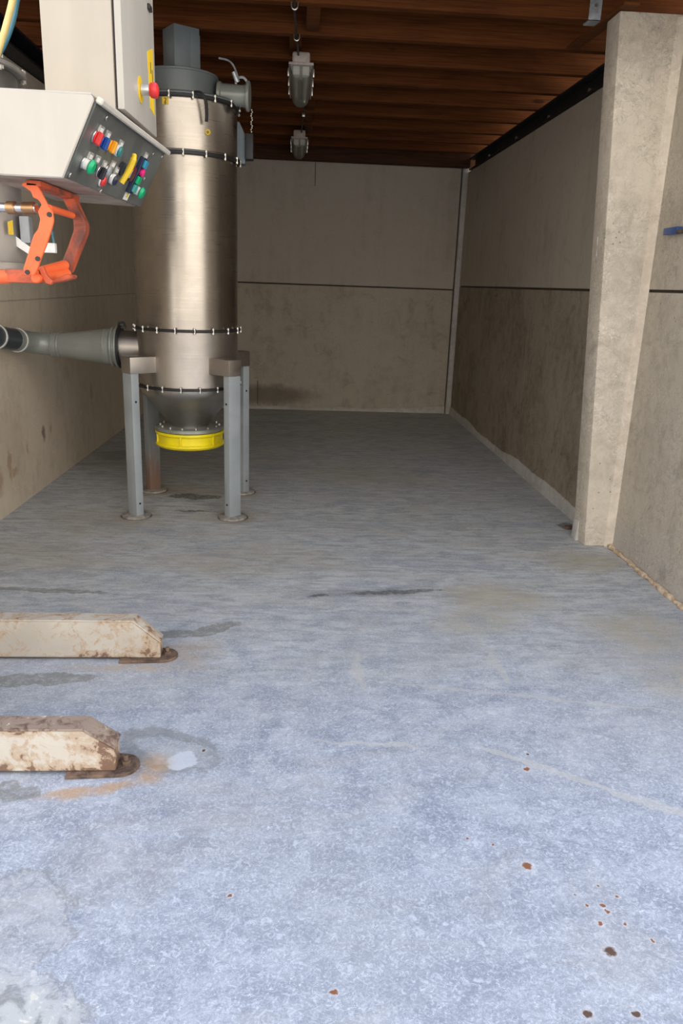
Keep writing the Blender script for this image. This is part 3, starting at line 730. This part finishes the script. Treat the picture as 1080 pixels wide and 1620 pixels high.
# ------------------------------------------------------------------ control console
A = Vector((-.446,1.9,1.96)); B = Vector((-.4205,2.66,1.971)); D = Vector((-.525,1.9,1.806)); Cc = Vector((-.5165,2.66,1.8115))
U = (B-A).normalized(); NRM = Vector((.8895,-.0232,-.4563)).normalized(); V = NRM.cross(U)*-1
if V.z > 0: V = -V
def pp(u, v, h=0): return A+U*u+V*v+NRM*h
t = thing('control_console', 'cream control desk with dark sloping button panel under the cabinet', 'console', (-.6,2.28,1.81))
MB().hexa([(-.76,1.9,1.815),tuple(D),tuple(Cc),(-.76,2.66,1.820),(-.76,1.9,1.974),(-.449,1.9,1.974),(-.425,2.66,1.985),(-.76,2.66,1.985)], .0).build('case', M['under'], t, smooth=False)
MB().prism([(-.765,1.8995,1.808),(-.648,1.8995,1.8045),(-.523,1.8995,1.8035),(-.4455,1.8995,1.966),(-.452,1.8995,1.9765),(-.765,1.8995,1.979)], (0,-.008,0), .003).build('end_panel', M['cream2'], t)
MB().prism([(-.765,1.893,1.975),(-.452,1.893,1.9745),(-.428,2.664,1.987),(-.765,2.664,1.987)], (0,0,.005), .0015).build('top_panel', M['cream2'], t)
MB().prism([tuple(pp(.002,-.002,-.004)),tuple(pp(.764,-.002,-.004)),tuple(pp(.764,.178,-.004)),tuple(pp(.002,.172,-.004))], tuple(NRM*.006), .001).build('button_panel', M['panel'], t)
MB().prism([tuple(pp(-.006,-.016,0)),tuple(pp(.772,-.016,0)),tuple(pp(.772,-.002,0)),tuple(pp(-.006,-.002,0))], tuple(NRM*.016), .003).build('top_lip', M['lip'], t)
MB().box((-.60,2.25,1.985),(-.49,2.60,2.0)).build('mounting_pad', M['cream2'], t)
def ccyl(b, u, v, h0, h1, r0, r1=None, bev=.001, n=24): return b.cyl(pp(u,v,h0), pp(u,v,h1), r0, r1, n, bev)
def cbox(b, u, v, w, hgt, h0, h1, bev=.001):
    return b.prism([tuple(pp(u-w/2,v-hgt/2,h0)),tuple(pp(u+w/2,v-hgt/2,h0)),tuple(pp(u+w/2,v+hgt/2,h0)),tuple(pp(u-w/2,v+hgt/2,h0))], tuple(NRM*(h1-h0)), bev)
for (u,v) in ((.092,.042),(.154,.043),(.281,.045),(.096,.106),(.155,.105),(.221,.108),(.288,.099),(.343,.108),(.556,.036)):
    lp = cbox(MB(), u, v, .034, .020, .002, .007).build('label_plate', M['alu'], t)
    cbox(MB(), u, v, .022, .010, .007, .0076, 0).build('insert', M['k_white'], lp)
def knob(u, v, base, cap, label, kind='lever'):
    u -= .022; v -= .003
    bz = ccyl(MB(), u, v, .002, .006, .0150).build('push_button' if kind != 'lever' else 'selector_switch', M[base], t); bz['label'] = label
    if kind == 'lever':
        b = MB(); ccyl(b, u, v, .006, .009, .0135); cbox(b, u, v, .013, .030, .008, .021, .003); b.build('grip', M[cap], bz)
    elif kind == 'mushroom':
        b = MB(); ccyl(b, u, v, .006, .018, .0125); b.build('collar', M['k_white'], bz)
        b = MB(); ccyl(b, u, v, .018, .030, .0175, .0165, .004, 32); b.build('button_cap', M[cap], bz)
    elif kind == 'ring':
        b = MB(); ccyl(b, u, v, .006, .013, .0140); b.build('collar', M['k_white'], bz)
        b = MB(); ccyl(b, u, v, .013, .020, .0145, .0135, .003); b.build('button_cap', M[cap], bz)
    else:
        b = MB(); ccyl(b, u, v, .006, .014, .0130, .0120, .003); b.build('button_cap', M[cap], bz)
    return bz
knob(.094,.064,'chrome','k_red','red selector switch')
knob(.155,.066,'chrome','k_blue','blue selector switch')
knob(.222,.064,'chrome','k_orange','amber selector switch')
knob(.284,.066,'chrome','k_teal','teal button with pale ring','ring')
knob(.094,.128,'chrome','k_green','green mushroom button beside the cream end panel','mushroom')
knob(.160,.128,'chrome','k_blk','small black button','flat')
knob(.228,.132,'chrome','k_blk','black selector switch')
knob(.285,.121,'chrome','k_grey','grey button','flat')
knob(.278,.150,'k_white','k_red','small white button with red dot','flat')
knob(.348,.135,'chrome','k_navy','dark navy button with pale ring','ring')
lv = MB(); ccyl(lv, .372,.098,.002,.012,.018); hd = lv.build('main_switch', M['k_blk'], t); hd['label'] = 'yellow rotary main switch with lever handle'
b = MB(); b.tube(smooth_path([pp(.352,.050,.026),pp(.350,.060,.030),pp(.352,.095,.030),pp(.350,.130,.026)],6),[.0065]*6+[.0085]*7+[.0075]*6,10).build('lever', M['k_lever'], hd)
cbox(MB(), .395,.098,.030,.028,.012,.026,.003).build('lock_plate', M['k_ltblue'], hd)
bz = ccyl(MB(), .478,.098,.002,.014,.021).build('push_button', M['k_maroon'], t); bz['label'] = 'dark maroon round button'
pb = cbox(MB(), .535,.096,.042,.108,.002,.014,.002).build('button_block', M['k_navy'], t); pb['label'] = 'vertical block of coloured push keys'
for (v,c) in ((.058,'k_skyblue'),(.106,'k_green'),(.131,'k_aqua')):
    cbox(MB(), .537,v,.034,.022,.014,.022,.002).build('key', M[c], pb)
ccyl(MB(), .542,.082,.014,.023,.0105).build('key', M['k_pink'], pb)
tgp = cbox(MB(), .548,.158,.046,.030,.002,.0035,0).build('paper_tag', M['k_white'], t)
cbox(MB(), .550,.158,.018,.014,.0035,.004,0).build('symbol', M['yellow'], tgp)
knob(.628,.137,'chrome','k_green','green mushroom button at the far end of the panel','mushroom')
for (u,v) in ((.099,.012),(.626,.020),(.289,.172),(.651,.095),(.455,.060),(.02,.162),(.74,.012)):
    ccyl(MB(), u, v, .002, .006, .006, n=10).build('screw', M['bolt'], t)

# ------------------------------------------------------------------ machine parts around the console
# mast the cabinet, console and spout hang from (beyond the left edge of the photograph)
t = thing('machine_mast', 'cream steel mast carrying the cabinet, outside the left picture edge', 'mast', (-1.36,2.6,0))
MB().box((-1.45,2.5,0),(-1.28,2.72,2.9),.006).build('post', M['cream'], t)
MB().box((-1.29,2.56,2.68),(-.637,2.64,2.76),.004).build('arm', M['cream'], t)
# hopper
t = thing('machine_hopper', 'grey steel hopper with bolted flange cut by the left picture edge', 'hopper', (-1.47,3.25,2.0))
MB().lathe([(0,1.80),(.14,1.80),(.16,1.86),(.405,2.20),(.415,2.23),(.415,2.30),(0,2.30)], (-1.475,3.25,0), n=64).build('cone', M['hopper'], t)
fl = MB().lathe([(0,2.302),(.44,2.302),(.445,2.306),(.445,2.318),(.44,2.322),(0,2.322)], (-1.475,3.25,0), n=64).build('flange', M['spout'], t)
for i in range(12):
    a = -.28+2*PI*i/12; x = -1.475+.433*math.cos(a); y = 3.25+.433*math.sin(a)
    MB().cyl((x,y,2.285),(x,y,2.337),.006,n=8).cyl((x,y,2.322),(x,y,2.334),.012,n=6).cyl((x,y,2.288),(x,y,2.300),.012,n=6).build('bolt', M['bolt'], fl)
MB().lathe([(0,2.322),(.37,2.322),(.365,2.70),(0,2.70)], (-1.475,3.25,0), n=48).build('upper_drum', M['black_steel'], t)
# hoses
o = MB().tube(smooth_path([(-.70,2.3,2.70),(-.706,2.3,2.36),(-.734,2.3,2.264),(-.755,2.3,2.206),(-.77,2.3,2.17),(-.795,2.3,2.115),(-.835,2.3,2.05),(-.87,2.32,2.0)],8),.0085,12).build('air_hose', M['k_cabl'])
tag(o, 'pale yellow air hose hanging down at the top left corner', 'hose')
o = MB().tube(smooth_path([(-.70,2.35,2.70),(-.716,2.35,2.36),(-.737,2.35,2.279),(-.75,2.35,2.235),(-.77,2.35,2.19),(-.795,2.35,2.15),(-.845,2.35,2.08),(-.88,2.35,2.0)],8),.0055,12).build('air_hose', M['k_cabb'])
tag(o, 'thin blue air hose hanging down beside the yellow hose', 'hose')
# discharge spout
t = thing('discharge_spout', 'round grey discharge spout hanging behind the orange holder at the left edge', 'spout', (-.93,2.50,1.6))
MB().lathe([(0,1.606),(.130,1.606),(.132,1.61),(.130,1.74),(.130,2.0),(0,2.0)], (-.945,2.48,0), n=48).build('spout_tube', M['spout'], t)
MB().lathe([(.13,1.605),(.140,1.605),(.142,1.615),(.140,1.625),(.13,1.625)], (-.945,2.48,0), n=48).build('lower_rim', M['spout'], t)
MB().prism([(-.828,2.403,1.702),(-.818,2.412,1.702),(-.818,2.412,1.742),(-.828,2.403,1.736)], (.002,-.002,0)).build('yellow_sticker', M['yellow'], t)
MB().box((-.808,2.44,1.682),(-.780,2.475,1.756),.003).build('junction_box', M['k_grey'], t)
a = Vector((-0.7481,2.4500,1.6688)); ls = MB().box(tuple(a+Vector((-.012,-.01,-.012))), tuple(a+Vector((.038,.012,.016))),.003).build('limit_switch', M['k_white'], t); ls['label'] = 'white limit switch on a blue wire'
MB().tube(smooth_path([(-0.7149,2.4500,1.6718),(-0.7165,2.4500,1.7018),(-0.7261,2.4600,1.7371),(-0.7516,2.4800,1.7952),(-0.7836,2.5000,1.8410)],6),.003,8).build('wire', M['k_cabb'], ls)
MB().prism([(-0.8314,2.4400,1.7017),(-0.8215,2.4400,1.7002),(-0.7817,2.4400,1.6705),(-0.7873,2.4400,1.6507),(-0.8314,2.4400,1.6784)], (0,.004,0)).build('bracket', M['k_white'], ls)
# actuator shaft
t = thing('actuator_shaft', 'steel shaft with copper fitting reaching the orange holder', 'shaft', (-.8,2.1,1.745))
MB().cyl((-.80,2.06,1.748),(-.625,2.02,1.748),.011,n=20).build('rod', M['chrome'], t)
MB().cyl((-.70,2.037,1.748),(-.676,2.031,1.748),.015,n=20,bev=.003).build('fitting', M['copper'], t)
MB().cyl((-.66,2.028,1.748),(-.628,2.02,1.748),.014,n=20,bev=.003).build('nut', M['copper'], t)
# orange bag holder
t = thing('bag_holder', 'chipped orange steel bag holder frame hanging under the control desk', 'holder', (-.62,2.1,1.58))
MB().prism([(-0.6509,2.0000,1.7971),(-0.6446,2.0000,1.8029),(-0.6165,2.0000,1.8016),(-0.6064,2.0000,1.7850),(-0.5923,2.0000,1.7546),(-0.5828,2.0000,1.7409),(-0.5816,2.0000,1.7205),(-0.5879,2.0000,1.7013),(-0.6020,2.0000,1.6656),(-0.6177,2.0000,1.6328),(-0.6279,2.0000,1.6081),(-0.6374,2.0000,1.5931),(-0.6582,2.0000,1.5923),(-0.6612,2.0000,1.6085),(-0.6489,2.0000,1.6382),(-0.6403,2.0000,1.6626),(-0.6302,2.0000,1.6869),(-0.6193,2.0000,1.7000),(-0.6127,2.0000,1.7224),(-0.6170,2.0000,1.7395),(-0.6070,2.0000,1.7555),(-0.6137,2.0000,1.7655),(-0.6254,2.0000,1.7703),(-0.6293,2.0000,1.7826),(-0.6392,2.0000,1.7892)], (0,.010,0), .0015).build('side_plate', M['orange'], t, smooth=False)
MB().prism([(-0.6416,2.2800,1.8042),(-0.6064,2.2800,1.8010),(-0.5951,2.2800,1.7723),(-0.5775,2.2800,1.7335),(-0.5797,2.2800,1.7098),(-0.5997,2.2800,1.6671),(-0.6209,2.2800,1.6201),(-0.6304,2.2800,1.6023),(-0.6474,2.2800,1.6061),(-0.6476,2.2800,1.6321),(-0.6291,2.2800,1.6696),(-0.6104,2.2800,1.7141),(-0.6096,2.2800,1.7394),(-0.6200,2.2800,1.7641),(-0.6315,2.2800,1.7879)], (0,.045,0), .002).build('side_plate', M['orange_d'], t, smooth=False)
MB().cyl((-0.5941,2.0100,1.7491), (-0.6122,2.2900,1.7527), .0085, n=16).build('cross_rod', M['orange'], t)
lb = MB()
lb.cyl((-0.7602,2.0600,1.5858), (-0.7137,2.0600,1.5875), .017, n=16, bev=.003)
lb.build('lower_bar', M['orange'], t)
MB().box((-.722,2.045,1.574),(-.640,2.085,1.606),.004).build('bar_clamp', M['orange_d'], t)
for a, c in (((-0.6526,2.0600,1.5997),(-0.6404,2.3000,1.6235)),((-0.6658,2.1000,1.5922),(-0.6412,2.3000,1.6115)),((-0.6442,2.0300,1.5851),(-0.6364,2.2800,1.5994))):
    MB().cyl(a, c, .011, .014, n=14, bev=.003).build('finger_bar', M['orange'], t)
MB().prism([(-0.6410,2.0500,1.6118),(-0.6310,2.0500,1.6164),(-0.6224,2.0500,1.5940),(-0.6089,2.0500,1.5810),(-0.6137,2.0500,1.5714),(-0.6256,2.0500,1.5737),(-0.6357,2.0500,1.5902)], (0,.02,0), .002).build('latch', M['orange_d'], t)
MB().prism([(-0.6279,2.1000,1.5811),(-0.5879,2.1000,1.5991),(-0.5722,2.1000,1.5962),(-0.5745,2.1000,1.5885),(-0.5997,2.1000,1.5807),(-0.6213,2.1000,1.5755)], (0,.05,0), .002).build('foot_latch', M['orange_d'], t)
for q in ((-0.5896,2.0000,1.7334),(-0.6245,2.0000,1.6319),(-0.6516,2.0000,1.5998)):
    c = Vector(q); MB().cyl(c, c+Vector((0,-.004,0)), .006, n=8).build('bolt', M['black'], t)
MB().box((-.640,2.0,1.795),(-.605,2.34,1.808),.002).build('mounting_rail', M['orange_d'], t)
# base beams on the floor
def beam(name, label, x1, y, h, dep, lx, cz, mat, topmat, lz, bx):
    t = thing(name, label, 'beam', (-1.0,y,0), 'machine base beams on the floor')
    z0 = .012
    prof = [(-1.30,z0),(x1,z0),(x1,cz),(lx,h),(-1.30,h)]
    MB().prism([(px,y,pz) for px,pz in prof], (0,dep,0), .004).build('beam_body', mat, t)
    MB().prism([(-1.30,y-.003,h),(lx,y-.003,h),(x1+.004,y-.003,cz),(x1+.004,y-.003,cz+.006),(lx+.003,y-.003,h+.007),(-1.30,y-.003,h+.007)], (0,dep+.006,0), .001).build('top_plate', topmat, t)
    pl = MB(); pts = []
    yc = y+dep*.55; r = .062
    pts = [(lx-.06,yc-r-.01,0)] + [(bx-r+r*math.cos(a),yc+r*math.sin(a),0) for a in [(-PI/2)+PI*i/12 for i in range(13)]] + [(lx-.06,yc+r+.01,0)]
    pp_ = pl.prism(pts, (0,0,.012), .002).build('foot_plate', M['rust'], t)
    MB().cyl((bx-.045,yc,.012),(bx-.045,yc,.026),.016,n=6).cyl((bx-.045,yc,.026),(bx-.045,yc,.045),.009,n=12,bev=.002).build('anchor_bolt', M['rust'], pp_)
beam('base_beam','cream painted steel base beam lying on the floor, farther one with cleaner paint', -.560, 3.063, .182, .070, -.672, .085, M['beam_a'], M['beam_a'], .2, -.490)
beam('base_beam','cream steel base beam with heavy flaking rust, nearer one in the foreground', -.573, 2.254, .166, .078, -.672, .098, M['beam_b'], M['rust_top'], .2, -.502)

# ------------------------------------------------------------------ small things
t = thing('wall_clip', 'small blue clamp fixed to the right wall at the picture edge', 'clamp', (2.08,4.42,1.94))
MB().box((2.060,4.34,1.925),(2.095,4.50,1.962),.005).build('jaw', M['k_clip'], t)
MB().cyl((2.07,4.34,1.935),(2.07,4.20,1.935),.012,n=12).build('bolt', M['rust'], t)
def clump(x, y, r, h, seed, label):
    rnd = random.Random(seed); b = MB(); bm = bmesh.new()
    bmesh.ops.create_icosphere(bm, subdivisions=3, radius=1)
    for v in bm.verts:
        k = 1+.35*math.sin(7*v.co.x+seed)*math.cos(6*v.co.y)+rnd.uniform(-.08,.08)
        v.co = Vector((x+v.co.x*r*k, y+v.co.y*r*.8*k, max(0, h*.6+v.co.z*h*k)))
    b._merge(bm); o = b.build('dirt_clump', M['rust'], ang=60); tag(o, label, 'dirt')
clump(1.95,5.07,.035,.012,2,'small dark clump of dirt at the foot of the column')

# ------------------------------------------------------------------ daylight
w = bpy.data.worlds.new('overcast_sky'); scn.world = w; w.use_nodes = True
N = w.node_tree.nodes; L = w.node_tree.links; bg = N['Background']
tc = N.new('ShaderNodeTexCoord'); sp = N.new('ShaderNodeSeparateXYZ'); L.new(tc.outputs['Generated'], sp.inputs[0])
rp = N.new('ShaderNodeValToRGB'); L.new(sp.outputs[2], rp.inputs[0])
e = rp.color_ramp.elements
e[0].position = 0.0; e[0].color = (1.75,1.62,1.42,1)
e[1].position = 1.0; e[1].color = (.53,.71,1.10,1)
x = e.new(.40); x.color = (1.35,1.29,1.2,1)
L.new(rp.outputs[0], bg.inputs[0]); bg.inputs[1].default_value = 1.0

# ------------------------------------------------------------------ camera
RT = Matrix(((.9977849,-.0173498,-.0642201),(-.05659,.2860941,-.956529),(.0349686,.9580444,.2844786)))
cam = bpy.data.cameras.new('camera'); co = bpy.data.objects.new('camera', cam); COL.objects.link(co)
Rm = RT.to_4x4()
co.matrix_world = Matrix.Translation((0,0,1.6)) @ Rm
cam.sensor_fit = 'HORIZONTAL'; cam.sensor_width = 36; cam.lens = 36*1217/1080
cam.clip_start = .05; cam.clip_end = 100
scn.camera = co
scn.view_settings.view_transform = 'Standard'; scn.view_settings.look = 'None'
scn.view_settings.gamma = 1; scn.view_settings.use_curve_mapping = False
scn.view_settings.exposure = 0.95
scn.cycles.use_denoising = True
